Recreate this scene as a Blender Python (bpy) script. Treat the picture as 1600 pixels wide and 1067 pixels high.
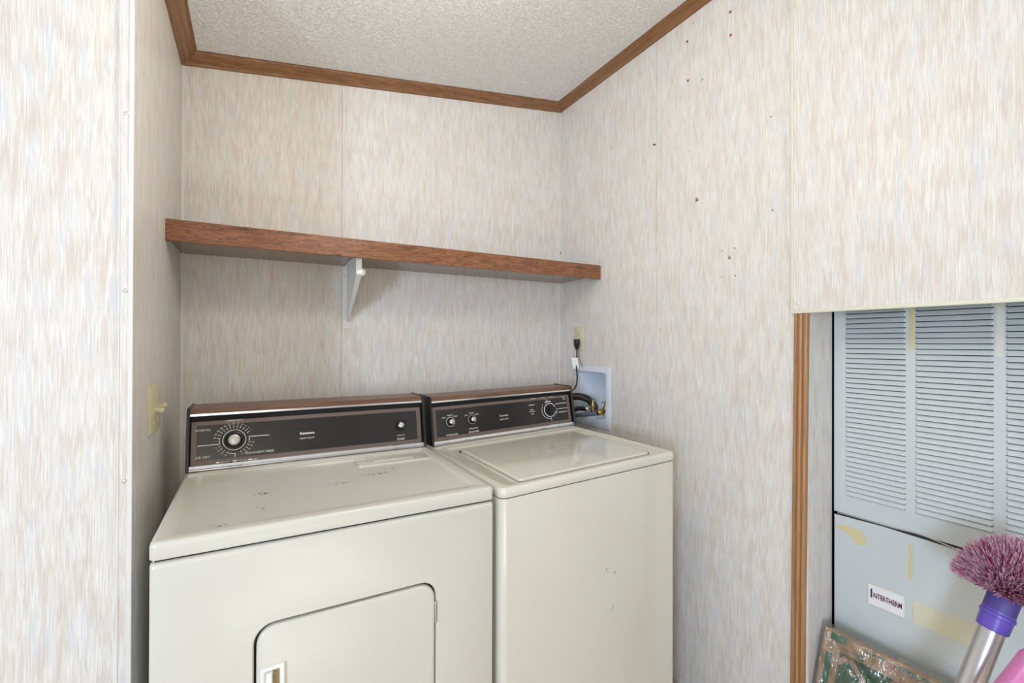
import bpy, bmesh, math, random
from mathutils import Vector, Matrix, geometry

random.seed(7)
C = bpy.context.scene.collection
for o in list(bpy.data.objects):
    bpy.data.objects.remove(o)

# ---------------------------------------------------------------- camera, world, lights, exposure
H = 1.285
cam_d = bpy.data.cameras.new('camera')
cam_d.sensor_width = 36.0
cam_d.lens = 721.42 / 1600 * 36
cam_d.clip_start = 0.02
cam = bpy.data.objects.new('camera', cam_d)
C.objects.link(cam)
rt = Vector((0.8725408, -0.4885326, 0.00290))
fw = Vector((0.4885236, 0.8725444, 0.00330))
up = Vector((-0.0041425, -0.0014627, 0.99999))
cam.matrix_world = Matrix(((rt.x, up.x, -fw.x, 0), (rt.y, up.y, -fw.y, 0), (rt.z, up.z, -fw.z, H), (0, 0, 0, 1)))
bpy.context.scene.camera = cam

w = bpy.data.worlds.new('world')
bpy.context.scene.world = w
w.use_nodes = True
w.node_tree.nodes['Background'].inputs[0].default_value = (1.0, 0.93, 0.83, 1)
w.node_tree.nodes['Background'].inputs[1].default_value = 0.3


def area_light(name, loc, target, sx, sy, power, col):
    d = bpy.data.lights.new(name, 'AREA')
    d.shape = 'RECTANGLE'
    d.size = sx
    d.size_y = sy
    d.energy = power
    d.color = col
    o = bpy.data.objects.new(name, d)
    C.objects.link(o)
    o.location = loc
    o.rotation_euler = (Vector(target) - Vector(loc)).to_track_quat('-Z', 'Y').to_euler()
    return o


# daylight of the window on the low outer wall, behind the camera to the left
area_light('window_light', (-2.44, -1.55, 1.25), (1.2, 1.0, 1.4), 0.8, 1.0, 84, (0.79, 1.0, 1.30))
# large warm fill light added at the rear of the room, unseen
area_light('rear_fill', (-0.3, -3.12, 1.15), (0.6, 2.0, 1.2), 2.4, 1.5, 34, (1.0, 0.93, 0.82))
# upward fill light added just above the floor to lift the ceiling
area_light('floor_fill', (0.15, -0.35, 0.03), (0.35, 0.4, 2.3), 0.9, 0.9, 8, (1.0, 0.92, 0.80))
# point fill light added overhead, out of view, to brighten the machine tops
ld_ = bpy.data.lights.new('overhead_fill', 'POINT')
ld_.energy = 11.5
ld_.shadow_soft_size = 0.12
ld_.color = (1.0, 0.94, 0.83)
lo_ = bpy.data.objects.new('overhead_fill', ld_)
C.objects.link(lo_)
lo_.location = (0.38, 0.86, 2.04)

vs = bpy.context.scene.view_settings
bpy.context.scene.display_settings.display_device = 'sRGB'
vs.view_transform = 'Standard'
vs.look = 'None'
vs.gamma = 1.0
vs.exposure = 0.08
vs.use_curve_mapping = False


# ---------------------------------------------------------------- materials
class NT:
    def __init__(s, name):
        s.m = bpy.data.materials.new(name)
        s.m.use_nodes = True
        s.t = s.m.node_tree
        s.b = s.t.nodes['Principled BSDF']

    def n(s, typ, **kw):
        nd = s.t.nodes.new(typ)
        for k, v in kw.items():
            setattr(nd, k, v)
        return nd

    def l(s, a, b):
        s.t.links.new(a, b)

    def val(s, x, sock):
        if isinstance(x, (int, float)):
            sock.default_value = x
        elif isinstance(x, (tuple, list)):
            sock.default_value = x
        else:
            s.l(x, sock)

    def math(s, op, a, b=None, c=None):
        nd = s.n('ShaderNodeMath', operation=op)
        s.val(a, nd.inputs[0])
        if b is not None:
            s.val(b, nd.inputs[1])
        if c is not None:
            s.val(c, nd.inputs[2])
        return nd.outputs[0]

    def mix(s, f, a, b):
        nd = s.n('ShaderNodeMix', data_type='RGBA')
        s.val(f, nd.inputs[0])
        s.val(a, nd.inputs[6])
        s.val(b, nd.inputs[7])
        return nd.outputs[2]

    def ramp(s, x, lo, hi):
        nd = s.n('ShaderNodeMapRange', interpolation_type='SMOOTHSTEP')
        s.l(x, nd.inputs[0])
        nd.inputs[1].default_value = lo
        nd.inputs[2].default_value = hi
        return nd.outputs[0]

    def comb(s, x, y, z):
        nd = s.n('ShaderNodeCombineXYZ')
        s.val(x, nd.inputs[0])
        s.val(y, nd.inputs[1])
        s.val(z, nd.inputs[2])
        return nd.outputs[0]

    def noise(s, vec, scale=1.0, detail=1.0, rough=.5, dist=0.0):
        nd = s.n('ShaderNodeTexNoise')
        s.l(vec, nd.inputs['Vector'])
        nd.inputs['Scale'].default_value = scale
        nd.inputs['Detail'].default_value = detail
        nd.inputs['Roughness'].default_value = rough
        nd.inputs['Distortion'].default_value = dist
        return nd.outputs[0]

    def pos(s):
        g = s.n('ShaderNodeNewGeometry')
        sp = s.n('ShaderNodeSeparateXYZ')
        s.l(g.outputs['Position'], sp.inputs[0])
        return g.outputs['Position'], sp.outputs

    def obj(s):
        g = s.n('ShaderNodeTexCoord')
        sp = s.n('ShaderNodeSeparateXYZ')
        s.l(g.outputs['Object'], sp.inputs[0])
        return g.outputs['Object'], sp.outputs

    def bump(s, h, strength, dist):
        nd = s.n('ShaderNodeBump')
        nd.inputs['Strength'].default_value = strength
        nd.inputs['Distance'].default_value = dist
        s.l(h, nd.inputs['Height'])
        s.l(nd.outputs[0], s.b.inputs['Normal'])


def plain(name, col, rough=.5, metal=0.0, spec=.5, coat=0.0, var=0.0, vscale=30):
    t = NT(name)
    b = t.b
    b.inputs['Roughness'].default_value = rough
    b.inputs['Metallic'].default_value = metal
    b.inputs['Specular IOR Level'].default_value = spec
    b.inputs['Coat Weight'].default_value = coat
    b.inputs['Coat Roughness'].default_value = .08
    c = (col[0], col[1], col[2], 1)
    if var:
        p, _ = t.pos()
        f = t.noise(p, vscale, 3, .6)
        d = (col[0] * (1 - var), col[1] * (1 - var), col[2] * (1 - var), 1)
        t.l(t.mix(f, c, d), b.inputs['Base Color'])
    else:
        b.inputs['Base Color'].default_value = c
    return t.m


def wallpaper():
    t = NT('wallpaper_vinyl')
    p, s = t.pos()
    u = t.math('ADD', s[0], s[1])
    v = s[2]
    stroke = t.noise(t.comb(t.math('MULTIPLY', u, 330.0), 3.3, t.math('MULTIPLY', v, 5.0)), 1, 1)
    stroke2 = t.noise(t.comb(t.math('MULTIPLY', u, 150.0), 9.3, t.math('MULTIPLY', v, 3.0)), 1, 1)
    off = t.math('ADD', t.math('MULTIPLY', stroke, .13), t.math('MULTIPLY', stroke2, .13))
    v2 = t.math('ADD', v, off)

    def blot(su, sv, seed, lo, hi, det=2.0):
        n = t.noise(t.comb(t.math('MULTIPLY', u, su), seed, t.math('MULTIPLY', v2, sv)), 1, det, .6)
        return t.ramp(n, lo, hi)
    col = (.745, .715, .665, 1)
    col = t.mix(t.math('MULTIPLY', blot(20, 6, 71, .47, .58), .8), col, (.705, .655, .575, 1))
    col = t.mix(t.math('MULTIPLY', blot(42, 11, 11, .505, .585), .66), col, (.655, .568, .51, 1))
    col = t.mix(t.math('MULTIPLY', blot(36, 9, 23, .54, .62), .62), col, (.65, .68, .72, 1))
    col = t.mix(t.math('MULTIPLY', blot(70, 13, 37, .54, .61), .48), col, (.84, .825, .79, 1))
    fine = t.noise(t.comb(t.math('MULTIPLY', u, 520.0), 5.0, t.math('MULTIPLY', v, 16.0)), 1, 1)
    col = t.mix(t.math('MULTIPLY', t.ramp(fine, .52, .66), .55), col, (.62, .53, .475, 1))
    fine2 = t.noise(t.comb(t.math('MULTIPLY', u, 480.0), 15.0, t.math('MULTIPLY', v, 12.0)), 1, 1)
    col = t.mix(t.math('MULTIPLY', t.ramp(fine2, .52, .66), .60), col, (.87, .86, .84, 1))
    t.l(col, t.b.inputs['Base Color'])
    t.b.inputs['Roughness'].default_value = .42
    t.b.inputs['Specular IOR Level'].default_value = .35
    t.bump(fine, .25, .0006)
    return t.m


def wood(name, axis, c1, c2, c3, rough=.4, su=160, sl=5, contrast=1.0, knots=False):
    t = NT(name)
    p, s = t.pos()
    a = [0, 1, 2]
    a.remove(axis)
    n0 = t.noise(p, 3.0, 2)
    wob = t.math('MULTIPLY', n0, .02 if not knots else .045)
    vec = [None] * 3
    vec[axis] = t.math('MULTIPLY', s[axis], float(sl))
    for i in a:
        vec[i] = t.math('MULTIPLY', t.math('ADD', s[i], wob), float(su))
    g = t.noise(t.comb(*vec), 1, 3, .65, .4 if knots else .1)
    vec2 = [None] * 3
    vec2[axis] = t.math('MULTIPLY', s[axis], float(sl) * 4)
    for i in a:
        vec2[i] = t.math('MULTIPLY', t.math('ADD', s[i], wob), float(su) * 3.5)
    g2 = t.noise(t.comb(*vec2), 1, 2, .6)
    col = t.mix(t.ramp(g, .35, .65), (*c1, 1), (*c2, 1))
    col = t.mix(t.math('MULTIPLY', t.ramp(g2, .5, .68), .7 * contrast), col, (*c3, 1))
    if knots:
        kv = [None] * 3
        kv[axis] = t.math('MULTIPLY', s[axis], 6.0)
        for i in a:
            kv[i] = t.math('MULTIPLY', s[i], 26.0)
        k = t.noise(t.comb(*kv), 1, 2, .6, .6)
        col = t.mix(t.math('MULTIPLY', t.ramp(k, .62, .76), .75), col, (*c3, 1))
    t.l(col, t.b.inputs['Base Color'])
    t.b.inputs['Roughness'].default_value = rough
    t.bump(g2, .25, .001)
    return t.m


def ceiling_mat():
    t = NT('stipple_ceiling')
    p, s = t.pos()
    n1 = t.noise(p, 130, 4, .62)
    n3 = t.noise(p, 260, 2, .5)
    h = t.math('ADD', t.ramp(n1, .47, .66), t.math('MULTIPLY', n3, .35))
    t.b.inputs['Base Color'].default_value = (.92, .915, .90, 1)
    t.b.inputs['Roughness'].default_value = .75
    t.bump(h, .7, .005)
    return t.m


def enamel(name, col, rough, chips=()):
    t = NT(name)
    p, s = t.pos()
    n = t.noise(p, 5, 3, .6)
    c = t.mix(t.math('MULTIPLY', t.ramp(n, .4, .7), .35), (*col, 1), (col[0] * .965, col[1] * .965, col[2] * .94, 1))
    if chips:
        m = t.noise(p, 55, 3, .7)
        big = None
        for (cx, cy, cz, rx, ry, rz) in chips:
            dx = t.math('DIVIDE', t.math('SUBTRACT', s[0], cx), rx)
            dy = t.math('DIVIDE', t.math('SUBTRACT', s[1], cy), ry)
            dz = t.math('DIVIDE', t.math('SUBTRACT', s[2], cz), rz)
            d = t.math('ADD', t.math('ADD', t.math('MULTIPLY', dx, dx), t.math('MULTIPLY', dy, dy)), t.math('MULTIPLY', dz, dz))
            k = t.math('LESS_THAN', d, 1.0)
            big = k if big is None else t.math('MAXIMUM', big, k)
        n2 = t.noise(p, 160, 2, .5)
        spot = t.math('MULTIPLY', big, t.math('GREATER_THAN', n2, .605))
        c = t.mix(spot, c, (.06, .055, .05, 1))
    t.l(c, t.b.inputs['Base Color'])
    t.b.inputs['Roughness'].default_value = rough
    t.b.inputs['Specular IOR Level'].default_value = .5
    t.b.inputs['Coat Weight'].default_value = .5 if rough < .2 else 0.0
    t.b.inputs['Coat Roughness'].default_value = rough * .45
    t.bump(t.noise(p, 300, 1), .03, .0004)
    return t.m


M_WALL = wallpaper()
M_WOODX = wood('oak_trim_along_x', 0, (.30, .150, .066), (.22, .100, .042), (.14, .060, .025), .38, 90, 3)
M_WOODY = wood('oak_trim_along_y', 1, (.30, .150, .066), (.22, .100, .042), (.14, .060, .025), .38, 90, 3)
M_WOODZ = wood('oak_casing', 2, (.46, .25, .115), (.36, .18, .075), (.22, .10, .04), .35, 120, 3, .8)
M_SHELF = wood('shelf_board_grain', 0, (.30, .125, .055), (.19, .072, .030), (.06, .022, .011), .32, 130, 14, 1.2, True)
M_SHELFU = wood('shelf_underside', 0, (.22, .13, .075), (.19, .11, .06), (.16, .09, .05), .16, 40, 2, .4)
M_CAPWOOD = wood('console_woodgrain', 0, (.20, .095, .05), (.13, .055, .028), (.06, .025, .014), .35, 150, 4)
M_CEIL = ceiling_mat()
M_FLOOR = wood('floor_boards', 1, (.58, .48, .36), (.52, .42, .30), (.42, .33, .23), .45, 30, 2)
chip = [(.02 + 0, 1.30, .914, .022, .012, .03), (.20, 1.30, .914, .035, .014, .03), (.30, 1.34, .914, .045, .010, .03),
        (.02, 1.19, .914, .016, .010, .03), (-.06, 1.12, .914, .022, .010, .03), (.36, 1.375, .914, .03, .01, .03)]
M_DRY = enamel('almond_enamel_dryer', (.675, .66, .585), .25, chip)
M_WASH = enamel('almond_enamel_washer', (.70, .68, .585), .14,
                [(.915, 1.05, .62, .008, .02, .010), (.940, 1.05, .605, .010, .02, .006), (.93, 1.05, .50, .010, .02, .010), (.672, 1.07, .918, .016, .03, .006)])
M_BLACK = plain('black_plastic', (.012, .012, .013), .35, var=.2)
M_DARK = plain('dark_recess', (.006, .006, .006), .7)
M_PANEL = plain('console_black_face', (.020, .018, .017), .22, var=.25, vscale=14)
M_TAUPE = plain('console_taupe_border', (.16, .115, .095), .35, var=.2, vscale=60)
M_CHROME = plain('chrome', (.78, .79, .82), .18, 1.0)
M_BRUSH = plain('brushed_aluminium', (.62, .61, .58), .38, 1.0, var=.25, vscale=300)
M_SILVER = plain('silver_pole_paint', (.62, .60, .59), .32, .75, var=.05)
M_WHITE = plain('white_metal', (.80, .80, .78), .35, var=.05)
M_PRINT = plain('white_print', (.72, .68, .60), .6)
M_PRINTW = plain('bright_white_print', (.90, .89, .86), .6)
M_IVORY = plain('ivory_plastic', (.70, .66, .44), .35, var=.06)
M_IVORYD = plain('aged_ivory_plastic', (.66, .60, .38), .35, var=.08)
M_CREAM = plain('cream_trim', (.76, .75, .62), .45, var=.06)
M_TRIMW = plain('white_corner_trim', (.78, .76, .73), .35, var=.05)
M_BOX = plain('blue_white_plastic', (.74, .79, .87), .35, var=.04)
M_BRASS = plain('brass', (.62, .44, .17), .28, 1.0, var=.2, vscale=200)
M_STEEL = plain('steel', (.6, .61, .62), .3, 1.0)
M_RUBBER = plain('black_rubber', (.02, .02, .022), .45, var=.2)
M_GREYHOSE = plain('slate_rubber', (.10, .12, .16), .42, var=.2)
M_FURN = plain('furnace_grey_paint', (.60, .65, .655), .42, var=.05, vscale=8)
M_TAG = plain('white_tag', (.84, .84, .85), .35)
M_TAGB = plain('black_print', (.02, .02, .03), .5)
M_RED = plain('red_plastic', (.42, .01, .02), .35)
M_TAPE = plain('masking_tape', (.70, .63, .36), .6, var=.12, vscale=60)
M_TAPEC = plain('clear_aged_tape', (.74, .74, .68), .4, var=.10, vscale=90)
M_TAPEG = plain('yellowed_glue_patch', (.70, .69, .53), .55, var=.10, vscale=40)
M_CARD = plain('cardboard', (.56, .36, .20), .6, var=.15, vscale=60)
M_GREEN = plain('green_filter_cloth', (.05, .22, .12), .8, var=.35, vscale=90)
M_TEAL = plain('teal_print', (.05, .28, .28), .6)
M_PURPLE = plain('purple_plastic', (.14, .09, .52), .35, var=.1)
M_PURPLE2 = plain('dark_purple_sleeve', (.10, .07, .34), .5, var=.2)
M_PINK = plain('pink_plastic', (.72, .22, .50), .3, var=.04)
M_BRIS = plain('mauve_bristle', (.82, .50, .64), .42, var=.35, vscale=60)
M_BRISD = plain('magenta_bristle', (.55, .02, .16), .5, var=.3, vscale=60)
M_GOLD = plain('ribbed_gold_plastic', (.33, .24, .09), .4)
M_SCREW = plain('zinc_screw', (.75, .76, .78), .25, .9)


def film_mat():
    t = NT('clear_plastic_film')
    p, s = t.pos()
    t.t.nodes.remove(t.b)
    tr = t.n('ShaderNodeBsdfTransparent')
    gl = t.n('ShaderNodeBsdfGlossy')
    gl.inputs['Roughness'].default_value = .12
    mx = t.n('ShaderNodeMixShader')
    bp = t.n('ShaderNodeBump')
    bp.inputs['Strength'].default_value = .8
    bp.inputs['Distance'].default_value = .012
    t.l(t.noise(t.comb(t.math('MULTIPLY', s[1], 55.0), s[0], t.math('MULTIPLY', s[2], 16.0)), 1, 3, .6, .8), bp.inputs['Height'])
    t.l(bp.outputs[0], gl.inputs['Normal'])
    lw = t.n('ShaderNodeFresnel')
    lw.inputs[0].default_value = 1.5
    t.l(bp.outputs[0], lw.inputs['Normal'])
    f = t.math('MINIMUM', t.math('ADD', t.math('MULTIPLY', lw.outputs[0], 2.6), .04), .8)
    t.l(f, mx.inputs[0])
    t.l(tr.outputs[0], mx.inputs[1])
    t.l(gl.outputs[0], mx.inputs[2])
    t.l(mx.outputs[0], t.t.nodes['Material Output'].inputs[0])
    return t.m


M_FILM = film_mat()


# ---------------------------------------------------------------- geometry helpers
def new_obj(name, bm, mat, parent=None, smooth=False, kind=None, fix=True):
    if fix:
        bmesh.ops.recalc_face_normals(bm, faces=bm.faces)
    me = bpy.data.meshes.new(name)
    bm.to_mesh(me)
    bm.free()
    me.materials.append(mat)
    if smooth:
        for p in me.polygons:
            p.use_smooth = True
        me.set_sharp_from_angle(angle=math.radians(38))
    o = bpy.data.objects.new(name, me)
    C.objects.link(o)
    if parent is not None:
        o.parent = parent
        o.matrix_parent_inverse = parent.matrix_world.inverted()
    if kind:
        o['kind'] = kind
    return o


def thing(name, label, cat, loc=(0, 0, 0), group=None):
    o = bpy.data.objects.new(name, None)
    o.empty_display_size = .05
    C.objects.link(o)
    o.location = loc
    o.matrix_world = Matrix.Translation(loc)
    o['label'] = label
    o['category'] = cat
    if group:
        o['group'] = group
    return o


def tag(o, label, cat, group=None):
    o['label'] = label
    o['category'] = cat
    if group:
        o['group'] = group
    return o


def box(bm, x0, x1, y0, y1, z0, z1, bev=0.0, seg=2):
    r = bmesh.ops.create_cube(bm, size=1.0)
    for v in r['verts']:
        v.co = Vector(((x0 + x1) / 2 + v.co.x * (x1 - x0), (y0 + y1) / 2 + v.co.y * (y1 - y0), (z0 + z1) / 2 + v.co.z * (z1 - z0)))
    if bev:
        es = list({e for v in r['verts'] for e in v.link_edges})
        bmesh.ops.bevel(bm, geom=es, offset=bev, segments=seg, profile=.5, affect='EDGES')
    return bm


def B(*a, **k):
    return box(bmesh.new(), *a, **k)


def rrect(x0, x1, y0, y1, r, n=6):
    pts = []
    for cx, cy, a0 in ((x1 - r, y1 - r, 0), (x0 + r, y1 - r, 90), (x0 + r, y0 + r, 180), (x1 - r, y0 + r, 270)):
        for i in range(n + 1):
            a = math.radians(a0 + 90 * i / n)
            pts.append((cx + r * math.cos(a), cy + r * math.sin(a)))
    return pts


def loops(bm, ls, cap0=True, cap1=True):
    """bridge successive closed loops of 3-D points"""
    rows = [[bm.verts.new(p) for p in l] for l in ls]
    n = len(rows[0])
    for a, b in zip(rows, rows[1:]):
        for i in range(n):
            bm.faces.new((a[i], a[(i + 1) % n], b[(i + 1) % n], b[i]))
    if cap0:
        bm.faces.new(rows[0][::-1])
    if cap1:
        bm.faces.new(rows[-1])
    return rows


def prism(bm, pts, axis, a, b):
    """extrude a 2-D outline along an axis"""
    def mk(p, t):
        if axis == 0:
            return (t, p[0], p[1])
        if axis == 1:
            return (p[0], t, p[1])
        return (p[0], p[1], t)
    loops(bm, [[mk(p, a) for p in pts], [mk(p, b) for p in pts]])
    return bm


def lathe(bm, prof, org, axis, n=32):
    """prof = [(radius, height)] along the axis direction"""
    axis = Vector(axis).normalized()
    q = axis.to_track_quat('Z', 'Y')
    org = Vector(org)
    ls = []
    for r, h in prof:
        ls.append([org + q @ Vector((r * math.cos(2 * math.pi * i / n), r * math.sin(2 * math.pi * i / n), h)) for i in range(n)])
    loops(bm, ls)
    return bm


def tube(bm, pts, r, n=10, sub=6, ribs=None):
    """Catmull-Rom tube"""
    P = [Vector(p) for p in pts]
    P = [P[0] * 2 - P[1]] + P + [P[-1] * 2 - P[-2]]
    line = []
    for i in range(1, len(P) - 2):
        for k in range(sub):
            t = k / sub
            a, b, c, d = P[i - 1], P[i], P[i + 1], P[i + 2]
            line.append(.5 * ((2 * b) + (c - a) * t + (2 * a - 5 * b + 4 * c - d) * t * t + (3 * b - a - 3 * c + d) * t ** 3))
    line.append(P[-2])
    ls = []
    nrm = None
    for i, p in enumerate(line):
        t = (line[min(i + 1, len(line) - 1)] - line[max(i - 1, 0)]).normalized()
        if nrm is None:
            nrm = t.orthogonal().normalized()
        nrm = (nrm - t * nrm.dot(t)).normalized()
        bn = t.cross(nrm)
        rr = r if not ribs else r * (1 + .10 * (i % 2))
        ls.append([p + rr * (nrm * math.cos(2 * math.pi * j / n) + bn * math.sin(2 * math.pi * j / n)) for j in range(n)])
    loops(bm, ls)
    return bm


def holed(bm, outer, inner, mk, flip=False):
    """flat face with one hole; returns (outer verts, inner verts)"""
    po = [Vector((p[0], p[1], 0)) for p in outer]
    pi = [Vector((p[0], p[1], 0)) for p in inner]
    tris = geometry.tessellate_polygon([po, pi])
    vs_ = [bm.verts.new(mk(p)) for p in po + pi]
    for t in tris:
        try:
            bm.faces.new([vs_[i] for i in t])
        except ValueError:
            pass
    return vs_[:len(po)], vs_[len(po):]


def text_bm(bm, body, size, mat4, align='CENTER', xs=1.0, bold=0.0, thick=.0003):
    cu = bpy.data.curves.new('t', 'FONT')
    cu.body = body
    cu.size = size
    cu.align_x = align
    cu.align_y = 'CENTER'
    cu.resolution_u = 2
    cu.offset = bold
    cu.extrude = thick / 2
    o = bpy.data.objects.new('t', cu)
    me = bpy.data.meshes.new_from_object(o)
    me.transform(mat4 @ Matrix.Diagonal((xs, 1, 1, 1)))
    bm.from_mesh(me)
    bpy.data.meshes.remove(me)
    bpy.data.objects.remove(o)
    bpy.data.curves.remove(cu)


def frame_mat(org, xdir, ydir):
    x = Vector(xdir).normalized()
    y = Vector(ydir).normalized()
    z = x.cross(y)
    return Matrix(((x.x, y.x, z.x, org[0]), (x.y, y.y, z.y, org[1]), (x.z, y.z, z.z, org[2]), (0, 0, 0, 1)))


def struct(name, bm, mat, **k):
    return new_obj(name, bm, mat, kind='structure', **k)


# ---------------------------------------------------------------- the room
XL, XR, YB, YF = -.2268, 1.4112, 2.0, 1.26
SL = .1425


def zc(x):          # bottom edge of the crown moulding: follows the sloping ceiling
    return 2.2666 + SL * (x - XL)


HC = .034           # ceiling above that line


def ceil_z(x):
    return zc(x) + HC


floor = struct('floor', B(-2.56, 2.3, -3.3, 2.1, -.05, 0), M_FLOOR)
bm = bmesh.new()
x0, x1 = -2.56, 2.3
ls = []
for y in (-3.3, 2.1):
    ls.append([(x0, y, ceil_z(x0)), (x1, y, ceil_z(x1)), (x1, y, ceil_z(x1) + .06), (x0, y, ceil_z(x0) + .06)])
loops(bm, ls)
struct('ceiling', bm, M_CEIL)


def slab_x(xa, xb, ya, yb, za=0.0, top=None):
    """wall slab with a sloping top"""
    bm = bmesh.new()
    z = (lambda x: ceil_z(x) + .002) if top is None else (lambda x: top)
    loops(bm, [[(xa, y, za), (xb, y, za), (xb, y, z(xb)), (xa, y, z(xa))] for y in (ya, yb)])
    return bm


def panel(parent, bm):
    return new_obj('wall_panel', bm, M_WALL, parent)


# back wall: two panels with a seam
back = struct('wall_back', slab_x(XL - .08, XR + .02, YB + .004, YB + .09), M_TRIMW)
seam = .3145
panel(back, slab_x(XL, seam - .0008, YB, YB + .004))
panel(back, slab_x(seam + .0008, XR, YB, YB + .004))
# left return wall and the wall facing the camera at left
wl = struct('wall_left', slab_x(XL - .09, XL - .004, YF + .10, YB + .004), M_TRIMW)
panel(wl, slab_x(XL - .004, XL, YF + .0, YB))
wf = struct('wall_front', slab_x(-2.5, XL - .004, YF + .004, YF + .10), M_TRIMW)
panel(wf, slab_x(-1.30, XL - .004, YF, YF + .004))
panel(wf, slab_x(-2.50, -1.302, YF, YF + .004))
struct('wall_outer', slab_x(-2.56, -2.50, -3.2, YF + .10), M_WALL)
struct('wall_rear', slab_x(-2.56, XR + .09, -3.26, -3.2), M_WALL)
# corner batten on the outside corner with screws
bat = new_obj('trim_strip', slab_x(-.2475, XL + .0010, YF - .0045, YF + .0005), M_WALL, wf)
bm = bmesh.new()
box(bm, XL - .006, XL + .0022, YF - .0065, YF + .005, 0, ceil_z(XL), .001)
bat2 = new_obj('corner_bead', bm, M_TRIMW, wf)
new_obj('edge_bead', B(-.2492, -.2472, YF - .0060, YF + .0005, 0, ceil_z(-.2492)), M_TRIMW, wf)
for z in (1.770, 1.394, .990):
    bm = bmesh.new()
    lathe(bm, [(.0045, 0), (.0045, .0012), (.0025, .0026), (.0006, .003)], (-.2370, YF - .0045, z), (0, -1, 0), 12)
    new_obj('screw', bm, M_SCREW, wf, True)

# right wall: backing, panels, the recess for the supply box
YS, YO = 1.3355, .7925            # seam, edge of the furnace opening
bx0, bx1, bz0, bz1 = 1.628, 1.846, .930, 1.150   # opening of the supply box


def side_slab(ya, yb, za, zb, xa, xb):
    return B(xa, xb, ya, yb, za, zb)


bm = bmesh.new()
for a in ((YO - .03, bx0, 0, ceil_z(XR)), (bx1, YB + .004, 0, ceil_z(XR)), (bx0, bx1, 0, bz0), (bx0, bx1, bz1, ceil_z(XR))):
    box(bm, XR + .004, XR + .09, a[0], a[1], a[2], a[3])
right = struct('wall_right', bm, M_TRIMW)
bm = bmesh.new()
outer = [(YS + .0007, 0), (YB, 0), (YB, ceil_z(XR)), (YS + .0007, ceil_z(XR))]
inner = [(bx0, bz0), (bx1, bz0), (bx1, bz1), (bx0, bz1)]
holed(bm, outer, inner, lambda p: (XR, p.x, p.y))
r = bmesh.ops.extrude_face_region(bm, geom=list(bm.faces))
for v in [g for g in r['geom'] if isinstance(g, bmesh.types.BMVert)]:
    v.co.x += .004
panel(right, bm)
panel(right, side_slab(YO - .03, YS - .0007, 0, ceil_z(XR), XR, XR + .004))
# near part of the right wall, beyond the opening, out of frame
near = struct('wall_right_near', side_slab(-3.2, .10, 0, ceil_z(XR), XR, XR + .09), M_WALL)
# closet behind the opening
ji = .752
jl = struct('wall_jamb', side_slab(ji, ji + .012, 0, 1.52, XR + .0, XR + .1285), M_WALL)
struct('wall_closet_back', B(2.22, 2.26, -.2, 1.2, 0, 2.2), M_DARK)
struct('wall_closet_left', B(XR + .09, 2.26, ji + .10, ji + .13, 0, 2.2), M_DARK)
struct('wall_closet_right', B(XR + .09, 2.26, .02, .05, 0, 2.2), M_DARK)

# panel over the opening with cream edging
hz = 1.3835
hp = bpy.data.objects.new('access_panel', None)
hp = new_obj('access_panel', side_slab(.06, .7895, hz, ceil_z(XR), XR - .010, XR), M_WALL)
tag(hp, 'big wallpapered panel with cream edging covering the wall above the furnace opening', 'panel')
new_obj('edge_strip', B(XR - .0125, XR - .0002, .7900, .7965, hz - .004, ceil_z(XR) - .001, bev=.001), M_CREAM, hp, True)
new_obj('edge_strip', B(XR - .0135, XR - .0002, .06, .7965, hz - .009, hz + .0015, bev=.0015), M_CREAM, hp, True)
for (y, z) in ((.779, 2.07), (.777, 1.404)):
    bm = bmesh.new()
    lathe(bm, [(.0035, 0), (.0035, .001), (.002, .0022), (.0005, .0026)], (XR - .010, y, z), (-1, 0, 0), 12)
    new_obj('screw', bm, M_SCREW, hp, True)

# oak casing, fluted, leaning a hair out of plumb
prof = [(0, 0), (0, .008), (.0015, .0105), (.004, .012), (.0075, .012), (.0095, .0095), (.0105, .0075), (.0125, .0075), (.0135, .0105), (.016, .013),
        (.019, .0138), (.022, .013), (.0245, .0105), (.0255, .0075), (.0275, .0075), (.0285, .0105), (.031, .0125), (.035, .0125), (.038, .0105), (.0395, .007), (.0395, 0)]
bm = bmesh.new()
y_top, y_bot = .7880, .8015
ls = []
for z in (0, hz - .009):
    yy = y_bot + (y_top - y_bot) * z / 1.375
    ls.append([(XR - d, yy - t, z) for t, d in prof])
loops(bm, ls)
cas = struct('trim_1', bm, M_WOODZ, smooth=True)
bm = bmesh.new()
loops(bm, [[(XR - d, .09 + t, z) for t, d in prof] for z in (0, hz - .009)])
struct('trim_2', bm, M_WOODZ, smooth=True)

# crown moulding, mitred, one length per wall
cp = .050


def crown(name, P0, P1, n0, mat):
    pass


def crown_pts(cx, cy, sx, sy):
    """profile ring at an inside corner; sx, sy = direction into the room"""
    out = []
    for d, h in ((0.0, 0.0), (.008, 0.001), (.013, .009), (.022, .013), (.040, .0255), (.044, .0335), (cp, .0345), (cp, 9), (0.0, 9)):
        x = cx + sx * d
        y = cy + sy * d
        z = zc(x) + min(h, HC + .001) if h < 8 else ceil_z(x) + .001
        if h < 8:
            z = zc(cx) + (ceil_z(x) - zc(cx)) * min(1, h / .0345)
        out.append((x, y, z))
    return out


bl = crown_pts(XL, YB, 1, -1)
br = crown_pts(XR, YB, -1, -1)
lf = [(p[0], YF - .0, p[2]) for p in bl]
rf = [(p[0], -2.5, p[2]) for p in br]
bm = bmesh.new()
loops(bm, [bl, br])
struct('trim_3', bm, M_WOODX, smooth=True)
bm = bmesh.new()
loops(bm, [bl, lf])
struct('trim_4', bm, M_WOODY, smooth=True)
bm = bmesh.new()
loops(bm, [br, rf])
struct('trim_5', bm, M_WOODY, smooth=True)

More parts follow.
